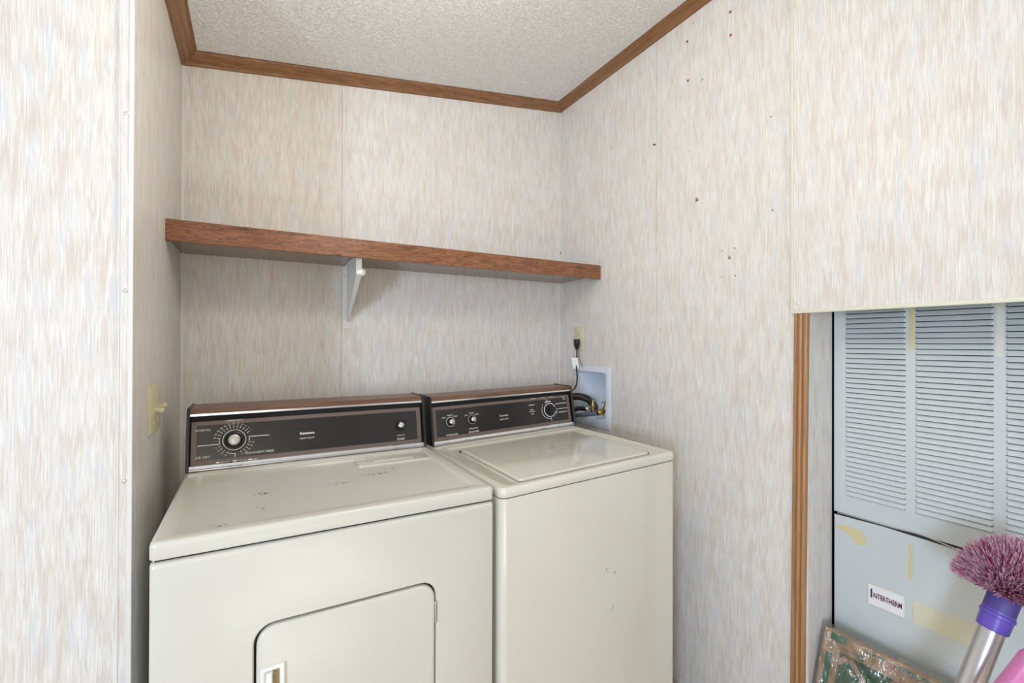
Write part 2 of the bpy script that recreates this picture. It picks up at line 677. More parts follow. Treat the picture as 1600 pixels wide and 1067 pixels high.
# inside-corner beads
for (nm, x0_, x1_) in (('trim_6', XL, XL + .010), ('trim_7', XR - .010, XR)):
    struct(nm, B(x0_, x1_, YB - .004, YB, 0, zc(x0_), bev=.001), M_TRIMW, smooth=True)

# wall marks on the right wall: red anchors, nail holes, torn plugs
for (y, z) in ((1.185, 2.414), (1.006, 2.413), (1.004, 2.333), (1.181, 2.266)):
    bm = bmesh.new()
    lathe(bm, [(.0042, 0), (.0045, .0015), (.003, .003), (.0008, .0032)], (XR, y, z), (-1, 0, 0), 10)
    new_obj('wall_anchor', bm, M_RED, right, True)
holes = [(.864, 1.996, .0025), (1.178, 1.999, .002), (.859, 1.702, .0025), (1.172, 1.705, .0022), (1.037, 1.605, .0024),
         (.989, 1.606, .0024), (1.037, 1.515, .0022), (.986, 1.513, .0024), (1.303, 1.466, .0018), (1.158, 2.468, .0022)]
for (y, z, r_) in holes:
    bm = bmesh.new()
    lathe(bm, [(r_, 0), (r_ * .9, .0006), (.0004, .0005)], (XR, y, z), (-1, 0, 0), 8)
    new_obj('nail_hole', bm, plain('hole_grey', (.08, .075, .065), .8) if 'hole_grey' not in bpy.data.materials else bpy.data.materials['hole_grey'], right)
for (y, z, rr, mt, full) in ((1.141, 1.810, .0085, M_BRASS, True), (1.119, 2.235, .0065, M_BRASS, False), (1.008, 1.577, .0065, M_STEEL, True)):
    bm = bmesh.new()
    n = 14
    ls = []
    for k in range(n + 1):
        a = -2.0 + 4.6 * k / n
        a = a * (1.0 if full else .75)
        c_ = Vector((XR - .001, y + rr * .62 * math.sin(a), z + rr * math.cos(a)))
        ls.append(c_)
    tube(bm, ls, .0011, 6, 1)
    new_obj('torn_plug', bm, mt, right, True)
    if full:
        bm = bmesh.new()
        lathe(bm, [(rr * .55, 0), (rr * .5, .0008), (.0005, .0007)], (XR, y - rr * .25, z - rr * .15), (-1, 0, 0), 10)
        new_obj('nail_hole', bm, M_DARK, right)
bm = bmesh.new()
tube(bm, [(XR - .002, 1.350, 2.090), (XR - .006, 1.342, 2.087), (XR - .007, 1.336, 2.083)], .0022, 6, 3)
new_obj('bent_nail', bm, M_DARK, right, True)
bm = bmesh.new()
tube(bm, [(XR - .001, 1.995, 1.757), (XR - .007, 1.993, 1.762)], .0022, 6, 2)
new_obj('bent_nail', bm, M_DARK, right, True)
# flat wallpapered cover strip beside the supply box
new_obj('cover_strip', B(XR - .0022, XR, 1.365, 1.597, .902, .932, bev=.0006), M_WALL, right)

# ---------------------------------------------------------------- shelf and bracket
sh = thing('wall_shelf', 'long brown woodgrain shelf spanning the alcove above the washer and dryer', 'shelf', (.59, 1.84, 1.59))
new_obj('fascia', B(XL + .0005, XR - .0005, 1.675, 1.694, 1.5836, 1.6474, bev=.0008), M_SHELF, sh)
bm = B(XL + .0008, XR - .0008, 1.694, YB - .0005, 1.600, 1.6155)
new_obj('board', bm, M_SHELFU, sh)

bk = thing('shelf_bracket', 'white metal shelf bracket with round knob under the middle of the shelf', 'bracket', (.333, YB, 1.34))
xa, xb = .3205, .3455
new_obj('wall_plate', B(xa, xb, YB - .003, YB - .0003, 1.341, 1.5995, bev=.0008), M_WHITE, bk)
new_obj('top_arm', B(xa, xb, 1.698, YB - .003, 1.5965, 1.5995, bev=.0008), M_WHITE, bk)
bm = bmesh.new()
# tapering U channel: two cheeks and a sloping outer face
t_, s_ = .0015, .0025
side = [(YB - .003, 1.5965), (1.735, 1.5965), (1.735, 1.530), (1.765, 1.514), (YB - .003, 1.372)]
for xx in (xa + s_, xb - s_ - t_):
    prism(bm, side, 0, xx, xx + t_)
prism(bm, [(1.7335, 1.5965), (1.7335, 1.529), (1.7645, 1.5125), (YB - .003, 1.370), (YB - .003, 1.3725), (1.765, 1.515), (1.736, 1.5305), (1.736, 1.5965)], 0, xa + s_, xb - s_)
for v in bm.verts:
    if v.co.x < (xa + xb) / 2:
        v.co.x += .0125 * (v.co.y - 1.735) / .265
new_obj('web', bm, M_WHITE, bk)
for z in (1.560, 1.357):
    bm = bmesh.new()
    lathe(bm, [(.004, 0), (.0036, .0012), (.0006, .0013)], (.3275 if z > 1.5 else .333, YB - .003, z), (0, -1, 0), 10)
    new_obj('screw', bm, M_STEEL, bk, True)
bm = bmesh.new()
lathe(bm, [(.0105, 0), (.0125, .002), (.0125, .020), (.0105, .024), (.002, .0245)], (.330, 1.735, 1.5400), (.70, -.7, -.05), 16)
new_obj('knob', bm, M_PRINTW, bk, True)

# ---------------------------------------------------------------- light switch plate on the left return wall
sw = thing('light_switch', 'ivory double toggle switch plate on the left return wall', 'switch', (XL, 1.5, 1.11))
ya, yb_ = 1.432, 1.578
bm = bmesh.new()
loops(bm, [[(XL + d, p[0], p[1]) for p in rrect(ya + i, yb_ - i, 1.050 + i, 1.176 - i, .006, 4)] for d, i in ((.0003, 0), (.003, 0), (.006, .004))])
new_obj('plate', bm, M_IVORYD, sw, True)
for yy in (1.480, 1.530):
    new_obj('toggle_frame', B(XL + .006, XL + .0075, yy - .006, yy + .006, 1.100, 1.126), M_IVORYD, sw)
    bm = B(XL + .0065, XL + .027, yy - .0042, yy + .0042, -.005, .005, bev=.0012)
    bmesh.ops.rotate(bm, verts=bm.verts, cent=(XL + .006, yy, 0), matrix=Matrix.Rotation(math.radians(-18 if yy > 1.5 else 14), 3, 'Y'))
    bmesh.ops.translate(bm, verts=bm.verts, vec=(0, 0, 1.113))
    new_obj('toggle', bm, M_IVORYD, sw, True)
for yy in (1.480, 1.530):
    for z in (1.078, 1.148):
        bm = bmesh.new()
        lathe(bm, [(.0028, 0), (.0022, .0012), (.0004, .0014)], (XL + .006, yy, z), (1, 0, 0), 8)
        new_obj('screw', bm, M_IVORY, sw, True)

# ---------------------------------------------------------------- outlet, plug and cords
oy, oz = 1.838, 1.309
ot = thing('wall_outlet', 'small ivory duplex outlet on the right wall above the supply box', 'outlet', (XR, oy, oz))
bm = bmesh.new()
loops(bm, [[(XR - d, p[0], p[1]) for p in rrect(oy - .036 + i, oy + .036 - i, oz - .060 + i, oz + .060 - i, .004, 3)] for d, i in ((.0003, 0), (.003, 0), (.0055, .004))])
new_obj('plate', bm, M_IVORY, ot, True)
for z in (oz + .022, oz - .022):
    bm = bmesh.new()
    loops(bm, [[(XR - d, p[0], p[1]) for p in rrect(oy - .016, oy + .016, z - .0145, z + .0145, .010, 5)] for d in (.005, .0075)])
    new_obj('receptacle', bm, M_IVORY, ot, True)
    for dy in (-.006, .006):
        new_obj('slot', B(XR - .0078, XR - .0074, oy + dy - .001, oy + dy + .001, z - .001, z + .007), M_DARK, ot)
    new_obj('slot', B(XR - .0078, XR - .0074, oy - .002, oy + .002, z - .009, z - .005), M_DARK, ot)
pg = thing('plug_cord', 'black power cord plugged into the ivory outlet, hanging down behind the washer', 'cord', (XR - .02, 1.838, 1.28))
bm = bmesh.new()
px, py = XR - .026, 1.823
ls = []
for z, a, b in ((1.304, .011, .015), (1.301, .013, .016), (1.292, .0125, .0155), (1.270, .010, .014), (1.262, .008, .010), (1.256, .005, .005)):
    ls.append([(px + q[0], py + q[1], z) for q in rrect(-a, a, -b, b, min(a, b) * .7, 3)])
loops(bm, ls)
new_obj('plug', bm, M_BLACK, pg, True)
new_obj('prongs', B(px + .009, XR - .0075, py - .006, py + .010, 1.283, 1.289), M_STEEL, pg)
bm = bmesh.new()
tube(bm, [(px, py, 1.262), (px - .001, py - .002, 1.225), (px - .006, py - .006, 1.17), (px - .008, py - .014, 1.12), (px - .012, py - .012, 1.08), (px - .03, py - .004, 1.055), (px - .075, py + .01, 1.04), (px - .11, py + .015, .98), (px - .16, py + .02, .8)], .0036, 8, 6)
new_obj('cord', bm, M_RUBBER, pg, True)
bm = bmesh.new()
loops(bm, [[(px - .008 + q[0] + k * .3, py - .004 + q[1] + k * .25, z) for q in rrect(-.016, .016, -.0025, .0025, .002, 2)] for z, k in ((1.214, -.012), (1.160, .012))])
bmesh.ops.rotate(bm, verts=bm.verts, cent=(px - .008, py, 1.19), matrix=Matrix.Rotation(math.radians(-44), 3, 'Z'))
new_obj('cord_tag', bm, M_TAG, pg)
tc = new_obj('thin_cord', tube(bmesh.new(), [(XR - .008, 1.828, 1.258), (XR - .010, 1.822, 1.215), (XR - .012, 1.805, 1.186), (XR - .010, 1.797, 1.168)], .0024, 7, 5),
             plain('tan_cord', (.32, .25, .16), .6), None, True)
tag(tc, 'thin tan cord hanging beside the black plug cord below the outlet', 'cord')

# ---------------------------------------------------------------- washing machine supply box with valves and hoses
sb = thing('supply_box', 'recessed blue-white plastic supply box in the wall behind the washer', 'utility box', (XR, 1.737, .88))
fy0, fy1, fz0, fz1 = 1.603, 1.872, .890, 1.176
bm = bmesh.new()
n = 4
O = rrect(fy0, fy1, fz0, fz1, .008, n)
O2 = rrect(fy0 + .003, fy1 - .003, fz0 + .003, fz1 - .003, .007, n)
I1 = rrect(bx0 + .002, bx1 - .002, bz0 + .002, bz1 - .002, .014, n)
loops(bm, [[(XR - .0003, *p) for p in O], [(XR - .004, *p) for p in O], [(XR - .006, *p) for p in O2], [(XR - .006, *p) for p in I1],
           [(XR - .003, *p) for p in rrect(bx0 + .004, bx1 - .004, bz0 + .004, bz1 - .004, .013, n)],
           [(XR + .075, *p) for p in rrect(bx0 + .008, bx1 - .008, bz0 + .008, bz1 - .008, .010, n)]], cap0=False)
new_obj('box_body', bm, M_BOX, sb, True, fix=True)
bm = bmesh.new()
loops(bm, [[(XR - .0055 - d, p[0], p[1]) for p in rrect(1.640 + i, 1.820 - i, 1.148 + i, 1.157 - i, .003, 3)] for d, i in ((0, 0), (.003, .0015))])
new_obj('rib', bm, M_BOX, sb, True)


def valve(name, y, z, label):
    v = thing(name, label, 'valve', (XR + .02, y, z))
    bm = bmesh.new()
    X = XR + .012
    lathe(bm, [(.013, 0), (.013, .012), (.010, .014), (.010, .030), (.012, .032), (.012, .038), (.007, .040), (.007, .052)], (X, y, z - .022), (0, 0, 1), 10)
    lathe(bm, [(.009, -.012), (.009, .010), (.011, .012), (.011, .022)], (X, y, z), (-1, .15, -.25), 10)
    new_obj('valve_body', bm, M_BRASS, v, True)
    bm = bmesh.new()
    tube(bm, [(X, y - .022, z + .030), (X - .003, y - .018, z + .037), (X - .003, y, z + .038), (X - .003, y + .018, z + .037), (X, y + .022, z + .030)], .0028, 6, 4)
    lathe(bm, [(.004, 0), (.004, .014)], (X, y, z + .026), (0, 0, 1), 8)
    new_obj('handle', bm, M_STEEL, v, True)
    bm = bmesh.new()
    lathe(bm, [(.012, .02), (.014, .024), (.014, .040), (.012, .043), (.008, .045)], (X, y, z), (-1, .15, -.25), 12)
    new_obj('hose_nut', bm, M_BRASS if y < 1.7 else M_STEEL, v, True)
    return v


valve('brass_valve', 1.655, .975, 'brass hose valve nearest the room in the supply box')
valve('brass_valve', 1.745, .980, 'brass hose valve further back in the supply box, behind the console end')
h1 = new_obj('grey_hose', tube(bmesh.new(), [(XR - .032, 1.662, .964), (XR - .06, 1.70, .955), (XR - .09, 1.76, .94), (XR - .12, 1.83, .88), (XR - .13, 1.87, .7)], .0105, 10, 6), M_GREYHOSE, None, True)
tag(h1, 'slate grey water hose running from the nearer brass valve behind the washer', 'hose')
h2 = new_obj('water_hose', tube(bmesh.new(), [(XR - .030, 1.752, .972), (XR - .05, 1.79, .968), (XR - .085, 1.83, .935), (XR - .15, 1.88, .86), (XR - .16, 1.89, .7)], .0105, 10, 6), M_RUBBER, None, True)
tag(h2, 'black water hose running from the further brass valve behind the washer', 'hose')
h3 = new_obj('drain_hose', tube(bmesh.new(), [(XR + .045, 1.770, .948), (XR + .03, 1.764, .985), (XR - .005, 1.775, 1.018), (XR - .05, 1.81, 1.026), (XR - .09, 1.86, 1.0), (XR - .11, 1.90, .9), (XR - .11, 1.93, .7)], .0165, 12, 8, True), M_RUBBER, None, True)
tag(h3, 'thick ribbed black drain hose hooked over into the supply box', 'hose')


# ---------------------------------------------------------------- appliances
def console(root, x0, wd, ybase, zb, shear, kz, ov=0.0):
    """control console: end caps, woodgrain cap, chrome strips, framed black face. Returns mapper for points on the face"""
    ztop = zb + .176
    sh_ = lambda x, z: z + shear * (x - x0) * (1 - kz * (z - zb) / .176)

    def L(z):
        return ybase + .036 * (z - zb) / .176

    def add(name, bm, mat, smooth=False, parent=None):
        for v in bm.verts:
            v.co.z = sh_(v.co.x, v.co.z)
        return new_obj(name, bm, mat, parent or root, smooth)
    yb2 = ybase + .165
    capout = [(L(zb) - .002, zb + .0005), (L(ztop) - .002, ztop - .004), (L(ztop) + .004, ztop + .002), (yb2, ztop + .002), (yb2, zb + .0005)]
    for a, b in ((x0, x0 + .008), (x0 + wd - .008, x0 + wd)):
        bm = bmesh.new()
        prism(bm, capout, 0, a, b)
        bmesh.ops.bevel(bm, geom=list(bm.edges), offset=.0012, segments=1, affect='EDGES')
        add('console_end_cap', bm, M_BLACK)
    xa_, xb_ = x0 + .008, x0 + wd - .008
    bm = bmesh.new()
    prism(bm, [(L(ztop) + .0, ztop - .016), (L(ztop) + .002, ztop - .001), (yb2, ztop - .001), (yb2, ztop - .016)], 0, xa_, xb_)
    add('console_cap', bm, M_CAPWOOD)
    bm = bmesh.new()
    prism(bm, [(L(ztop) - .001, ztop - .0215), (L(ztop) - .001, ztop - .0155), (L(ztop) + .02, ztop - .0155), (L(ztop) + .02, ztop - .0215)], 0, xa_, xb_)
    add('chrome_strip', bm, M_CHROME)
    # body behind the face
    bm = bmesh.new()
    prism(bm, [(L(zb) + .020, zb + .001), (L(ztop) + .018, ztop - .022), (yb2 - .002, ztop - .016), (yb2 - .002, zb + .001)], 0, xa_, xb_)
    add('console_back', bm, M_DARK)
    f = lambda z, d=0: L(z) + .012 - d
    z0_, z1_ = zb + .017, zb + .137
    bm = bmesh.new()
    prism(bm, [(f(z0_), z0_), (f(z1_), z1_), (f(z1_) + .006, z1_), (f(z0_) + .006, z0_)], 0, xa_ + .003, xb_ - .006)
    add('face_border', bm, M_TAUPE)
    bm = bmesh.new()
    q0, q1 = z0_ + .011, z1_ - .011
    prism(bm, [(f(q0, .0006), q0), (f(q1, .0006), q1), (f(q1) + .003, q1), (f(q0) + .003, q0)], 0, xa_ + .016, xb_ - .020)
    fp = add('face_panel', bm, M_PANEL)
    # chrome sill below the face
    bm = bmesh.new()
    prism(bm, [(L(zb) + .001, zb + .0035), (L(zb) + .001, zb + .0065), (L(zb) + .006, zb + .008), (L(zb) + .009, zb + .0155), (L(zb) + .012, zb + .0175), (L(zb) + .02, zb + .017), (L(zb) + .02, zb + .0035)], 0, xa_, xb_)
    add('chrome_sill', bm, M_CHROME)
    nrm = Vector((0, -.176, .036)).normalized()

    def pt(x, z, d=.0):
        """x from the left end, z above zb (unsheared), d proud of the face"""
        zz = zb + z
        p = Vector((x0 + x, f(zz, .0007), sh_(x0 + x, zz)))
        return p + nrm * d

    tx = Vector((1, 0, shear)).normalized()
    ty = nrm.cross(tx)

    def txt(bm, body, x, z, size, align='CENTER', xs=1.0, bold=0.0):
        text_bm(bm, body, size, frame_mat(pt(x, z, .0002), tx, ty), align, xs, bold)

    def line(bm, pts, w_):
        for (a, b) in zip(pts, pts[1:]):
            A, B_ = Vector(a), Vector(b)
            d = (B_ - A).normalized()
            n_ = Vector((-d.y, d.x)) * w_ / 2
            e = d * w_ / 2
            vs_ = [pt(*(A - e + n_), .0004), pt(*(A - e - n_), .0004), pt(*(B_ + e - n_), .0004), pt(*(B_ + e + n_), .0004)]
            bm.faces.new([bm.verts.new(v) for v in vs_])

    def arc(bm, cx, cz, r, a0, a1, w_, n_=40):
        rows = []
        for i in range(n_ + 1):
            a = math.radians(a0 + (a1 - a0) * i / n_)
            rows.append((bm.verts.new(pt(cx + (r - w_ / 2) * math.sin(a), cz + (r - w_ / 2) * math.cos(a), .0004)),
                         bm.verts.new(pt(cx + (r + w_ / 2) * math.sin(a), cz + (r + w_ / 2) * math.cos(a), .0004))))
        for a, b in zip(rows, rows[1:]):
            bm.faces.new((a[0], a[1], b[1], b[0]))
    return pt, txt, line, arc, nrm, fp


# ---- dryer
DX0, DX1, DY0, DZ = -.166, .541, 1.058, .916
dr = thing('clothes_dryer', 'almond dryer with big front door and one large round dial, left of the pair', 'dryer', ((DX0 + DX1) / 2, 1.40, 0))
ybk = 1.76
bm = bmesh.new()
loops(bm, [[(p[0], p[1], z) for p in rrect(DX0 + .004, DX1 - .004, DY0 + .012, ybk, .004, 2)] for z in (.03, .8795)])
new_obj('cabinet', bm, M_DRY, dr, True)
# top with rolled lip and pressed centre
bm = bmesh.new()


def ringz(x0, x1, y0, y1, r, z, n=5):
    return [(p[0], p[1], z) for p in rrect(x0, x1, y0, y1, r, n)]


T = lambda i, z, r: ringz(DX0 + i, DX1 - i, DY0 + i * .8, ybk - i, max(r - i * .3, .003), z)
rows = [T(.004, .8825, .010), T(.001, .8835, .012), T(0, .886, .012), T(0, .908, .012), T(.0012, .9125, .012), T(.004, .9152, .012), T(.008, DZ, .012)]
rows += [ringz(DX0 + .033, DX1 - .033, DY0 + .036, 1.555, .004, DZ), ringz(DX0 + .036, DX1 - .036, DY0 + .039, 1.552, .004, DZ - .0012), ringz(DX0 + .042, DX1 - .042, DY0 + .044, 1.548, .004, DZ - .0052), ringz(DX0 + .044, DX1 - .044, DY0 + .046, 1.546, .004, DZ - .0056)]
loops(bm, rows)
new_obj('top_panel', bm, M_DRY, dr, True)
new_obj('seam_shade', B(DX0 + .008, DX1 - .008, DY0 + .008, ybk - .01, .876, .884), M_DARK, dr)  # near-black slab standing in for the shade under the top lip
# front panel with the door hole
dx0, dx1, dz0, dz1 = .0035, .3855, .300, .7145
bm = bmesh.new()


def ringy(x0, x1, z0, z1, r, y, n=6):
    return [(p[0], y, p[1]) for p in rrect(x0, x1, z0, z1, r, n)]


rows = loops(bm, [ringy(DX0 + .001, DX1 - .001, .05, .8785, .006, DY0 + .013), ringy(DX0 + .0012, DX1 - .0012, .05, .8783, .007, DY0 + .007),
                  ringy(DX0 + .0035, DX1 - .0035, .052, .876, .008, DY0 + .002), ringy(DX0 + .008, DX1 - .008, .056, .872, .008, DY0)], cap0=False, cap1=False)
outer = rrect(DX0 + .008, DX1 - .008, .056, .872, .008, 6)
inner = rrect(dx0 - .003, dx1 + .003, dz0 - .003, dz1 + .003, .040, 6)
ov_, iv_ = holed(bm, outer, inner, lambda p: (p.x, DY0, p.y))
bmesh.ops.remove_doubles(bm, verts=bm.verts, dist=1e-5)
loops(bm, [[(p[0], DY0, p[1]) for p in inner], ringy(dx0 - .0005, dx1 + .0005, dz0 - .0005, dz1 + .0005, .038, DY0 + .003), ringy(dx0, dx1, dz0, dz1, .038, DY0 + .014)], cap0=False, cap1=False)
bmesh.ops.remove_doubles(bm, verts=bm.verts, dist=1e-5)
new_obj('front_panel', bm, M_DRY, dr, True)
new_obj('door_gap_shade', B(dx0 - .01, dx1 + .01, DY0 + .0115, DY0 + .0119, dz0 - .01, dz1 + .01), M_DARK, dr)  # black sheet that puts the shade of the door gap into colour
bm = bmesh.new()
D = lambda i, y, r=.036: ringy(dx0 + .0042 + i, dx1 - .0032 - i, dz0 + .004 + i, dz1 - .0042 - i, r - i, y)
loops(bm, [D(0, DY0 + .0112), D(0, DY0 + .003), D(.001, DY0 + .0005), D(.0035, DY0 - .0018), D(.0065, DY0 - .0025)])
door = new_obj('door', bm, M_DRY, dr, True)
# handle: raised bezel, grip bar, ribbed gold pocket
hx0, hx1, hz0, hz1 = .0155, .0585, .510, .631
bm = bmesh.new()
yd = DY0 - .0025
rows = [ringy(hx0, hx1, hz0, hz1, .002, yd, 2), ringy(hx0, hx1, hz0, hz1, .002, yd - .006, 2), ringy(hx0 + .002, hx1 - .002, hz0 + .002, hz1 - .002, .002, yd - .0075, 2),
        ringy(hx0 + .005, hx1 - .008, hz0 + .006, hz1 - .006, .002, yd - .0070, 2), ringy(hx0 + .006, hx1 - .009, hz0 + .007, hz1 - .007, .002, yd - .001, 2)]
loops(bm, rows)
hd = new_obj('door_handle', bm, M_PRINTW, door, False)
bm = bmesh.new()
prism(bm, [(hx0 + .010, yd), (hx0 + .010, yd - .010), (hx0 + .0125, yd - .0125), (hx0 + .019, yd - .0125), (hx0 + .021, yd - .009), (hx0 + .021, yd)], 2, hz0 + .007, hz1 - .009)
new_obj('grip_bar', bm, M_PRINTW, door)
bm = bmesh.new()
for k in range(26):
    zz = hz0 + .009 + k * .0040
    box(bm, hx0 + .021, hx0 + .0335, yd - .0024, yd - .0008, zz, zz + .0028)
new_obj('ribbed_pocket', bm, M_GOLD, door)
# chrome hinge
for zc_ in (.640, .372):
    bm = bmesh.new()
    box(bm, dx1 - .0035, dx1 + .0015, DY0 - .0035, DY0 + .004, zc_ - .025, zc_ + .025, .001)
    h_ = new_obj('door_hinge', bm, M_CHROME, dr)
    new_obj('hinge_leaf', B(dx1 + .003, dx1 + .009, DY0 - .0008, DY0 + .0005, zc_ - .026, zc_ + .026), M_DRY, dr)
# lint screen flap
bm = bmesh.new()
zt = DZ - .0056
loops(bm, [ringz(.276, .502, 1.428, 1.512, .006, zt + .0001, 3), ringz(.276, .502, 1.428, 1.512, .006, zt + .004, 3), ringz(.279, .499, 1.431, 1.509, .005, zt + .0055, 3)])
fl = new_obj('lint_flap', bm, M_IVORY if False else M_DRY, dr, True)
new_obj('finger_grip', B(.325, .450, 1.452, 1.476, zt + .0054, zt + .0085, bev=.0015), M_DRY, dr, True)
for (x, y) in ((DX0 + .05, 1.12), (DX1 - .05, 1.12), (DX0 + .05, 1.70), (DX1 - .05, 1.70)):
    bm = bmesh.new()
    lathe(bm, [(.018, 0), (.018, .012), (.008, .014), (.008, .032)], (x, y, 0), (0, 0, 1), 12)
    new_obj('foot', bm, M_RUBBER, dr, True)
pt, txt, line, arc, nrm, fp = console(dr, DX0, .703, 1.575, DZ, 0.0, 0.0)
PR = bmesh.new()
txt(PR, 'NORMAL', .039, .1123, .0092)
txt(PR, 'AIR DRY', .040, .0365, .0098)
txt(PR, 'PERMANENT PRESS', .184, .0370, .0090)
txt(PR, 'HEAVY DUTY', .3165, .0650, .0072)
txt(PR, 'PUSH TO', .6165, .0459, .0062)
dcx, dcz = .118, .0785
r_ = .040
nums_top = ['70', '60', '50', '40', '30', '25', '20', '15', '10', '5', '0', '*']
for i in range(12):
    a = -78 + 137 * i / 11
    ar = math.radians(a)
    line(PR, [(dcx + .0375 * math.sin(ar), dcz + .0345 * math.cos(ar)), (dcx + .0445 * math.sin(ar), dcz + .041 * math.cos(ar))], .0016)
    txt(PR, nums_top[i], dcx + .0515 * math.sin(ar), dcz + .0465 * math.cos(ar), .0066)
for i, a in enumerate((104, 117, 130, 143, 156, 207, 220, 233, 246)):
    ar = math.radians(a)
    line(PR, [(dcx + .0375 * math.sin(ar), dcz + .0345 * math.cos(ar)), (dcx + .0435 * math.sin(ar), dcz + .040 * math.cos(ar))], .0016)
    txt(PR, ('50', '40', '30', '20', '10', '20', '15', '10', '5')[i], dcx + .0500 * math.sin(ar), dcz + .0455 * math.cos(ar), .0062)
new_obj('lettering', PR, M_PRINT, fp, fix=False, kind='stuff')
PR = bmesh.new()
txt(PR, '\u25C4 TIMED DRY \u25BA'.replace('\u25C4', '<').replace('\u25BA', '>'), .1175, .1345, .0072)
for i, (xx, tt) in enumerate(((.078, 'VERY DRY'), (.120, 'TIMED DRY'), (.160, 'COOL'))):
    txt(PR, tt, xx + .005, .0185, .0050, 'LEFT')
    line(PR, [(xx - .004, .0185), (xx + .002, .0185)], .0036)
txt(PR, 'START', .6165, .0335, .0095)
txt(PR, 'Kenmore', .3165, .0805, .0110, bold=.0002)
line(PR, [(.0275, .0695), (.0800, .0700), (.0800, .0835)], .0018)
line(PR, [(.1560, .0745), (.1560, .0850), (.2085, .0845)], .0018)
arc(PR, dcx, dcz, .0385, 176, 206, .0018, 10)
line(PR, [(dcx + .002, dcz - .0385), (dcx + .002, dcz - .0475)], .0018)
new_obj('white_lettering', PR, M_PRINTW, fp, fix=False, kind='stuff')
# large dial
bm = bmesh.new()
lathe(bm, [(.0345, 0), (.0345, .006), (.0335, .0075), (.0330, .0075), (.0285, .0075), (.0225, .008), (.0200, .010), (.0195, .024), (.0175, .0265), (.001, .0268)], pt(dcx, dcz, 0), nrm, 40)
dial = new_obj('timer_dial', bm, M_BLACK, dr, True)
bm = bmesh.new()
q = nrm.to_track_quat('Z', 'Y')
o3 = pt(dcx, dcz, 0)
ls = []
for r1, h1_ in ((.0300, .0076), (.0300, .0086), (.0285, .0086), (.0285, .0076)):
    ls.append([o3 + q @ Vector((r1 * math.cos(2 * math.pi * i / 48), r1 * math.sin(2 * math.pi * i / 48), h1_)) for i in range(48)])
loops(bm, ls + [ls[0]], False, False)
new_obj('dial_ring', bm, M_PRINTW, dial, True)
bm = bmesh.new()
lathe(bm, [(.0150, .0265), (.0150, .0278), (.014, .0284), (.001, .0285)], pt(dcx, dcz, 0), nrm, 32)
new_obj('dial_cap', bm, M_BRUSH, dial, True)
bm = bmesh.new()
lathe(bm, [(.0165, 0), (.0165, .003), (.0145, .006), (.0135, .017), (.012, .018), (.001, .018)], pt(.6150, .0800, 0), nrm, 24)
k_ = new_obj('start_button', bm, M_BLACK, dr, True)
bm = bmesh.new()
lathe(bm, [(.0085, .018), (.0085, .0192), (.0075, .0198), (.001, .0198)], pt(.6150, .0800, 0), nrm, 20)
new_obj('button_cap', bm, M_CHROME, k_, True)
bm = bmesh.new()
lathe(bm, [(.0035, 0), (.003, .0015), (.0005, .0018)], Vector((DX0 + .0165, 1.578, DZ + .0105)), (0, -1, .3), 10)
new_obj('screw', bm, M_STEEL, dr, True)

# ---- washer: stands a touch lower at its left side
WX0, WW, WY0, WZ = .556, .647, 1.050, .908
SH = .040
wa = thing('washing_machine', 'almond top-loading washer with lid and three black knobs, right of the pair', 'washing machine', (WX0 + WW / 2, 1.40, 0))


def shear_bm(bm, k=SH, x0=WX0):
    for v in bm.verts:
        v.co.z += k * (v.co.x - x0)
    return bm


WX1 = WX0 + WW
wb = 1.79
bm = bmesh.new()
rows = [ringz(WX0 + .001, WX1 - .001, WY0 + .001, wb, .022, .05, 8), ringz(WX0 + .001, WX1 - .001, WY0 + .001, wb, .022, .8785, 8), ringz(WX0 + .002, WX1 - .002, WY0 + .002, wb - .001, .021, .8795, 8)]
for r0 in rows[1:]:
    for i, p in enumerate(r0):
        r0[i] = (p[0], p[1], p[2] + SH * (p[0] - WX0))
loops(bm, rows)
new_obj('cabinet', bm, M_WASH, wa, True)
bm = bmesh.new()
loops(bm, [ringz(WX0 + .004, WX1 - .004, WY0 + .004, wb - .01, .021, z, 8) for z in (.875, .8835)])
new_obj('seam_shade', shear_bm(bm), M_DARK, wa)  # dark slab painting the shaded line between cabinet and top
new_obj('plinth', B(WX0 + .02, WX1 - .02, WY0 + .03, wb - .02, .02, .06), M_DARK, wa)
bm = bmesh.new()
T = lambda i, z, r=.022: ringz(WX0 + i, WX1 - i, WY0 + i * .9, wb - i, max(r - i * .3, .004), z, 8)
R_ = lambda i, z, r: ringz(WX0 + .030 + i, WX1 - .028 - i, WY0 + .022 + i, 1.548 - i, r, z, 8)
rows = [T(.003, .8815), T(.001, .8822), T(0, .884), T(0, .8985), T(.0015, .9035), T(.0045, .9068), T(.009, WZ), R_(0, WZ, .030), R_(.003, WZ - .001, .028), R_(.009, WZ - .0060, .024), R_(.013, WZ - .0065, .022)]
loops(bm, rows)
new_obj('top_panel', shear_bm(bm), M_WASH, wa, True)
lx0, lx1, ly0, ly1 = WX0 + .078, WX0 + .565, WY0 + .038, 1.490
bm = bmesh.new()
L_ = lambda i, z, r: ringz(lx0 + i, lx1 - i, ly0 + i, ly1 - i, r, z, 8)
loops(bm, [L_(.002, WZ - .0062, .010), L_(0, WZ - .005, .012), L_(0, WZ - .001, .012), L_(.001, WZ + .0008, .012), L_(.004, WZ + .0022, .012), L_(.008, WZ + .0026, .010)])
new_obj('lid', shear_bm(bm), M_WASH, wa, True)
for (x, y) in ((lx0 - .005, ly1 + .000), (lx1 + .004, ly0 + .012)):
    bm = bmesh.new()
    lathe(bm, [(.004, 0), (.004, .004), (.001, .005)], (x, y, WZ - .006 + SH * (x - WX0)), (0, 0, 1), 10)
    new_obj('hinge_pin', bm, M_DARK, wa, True)
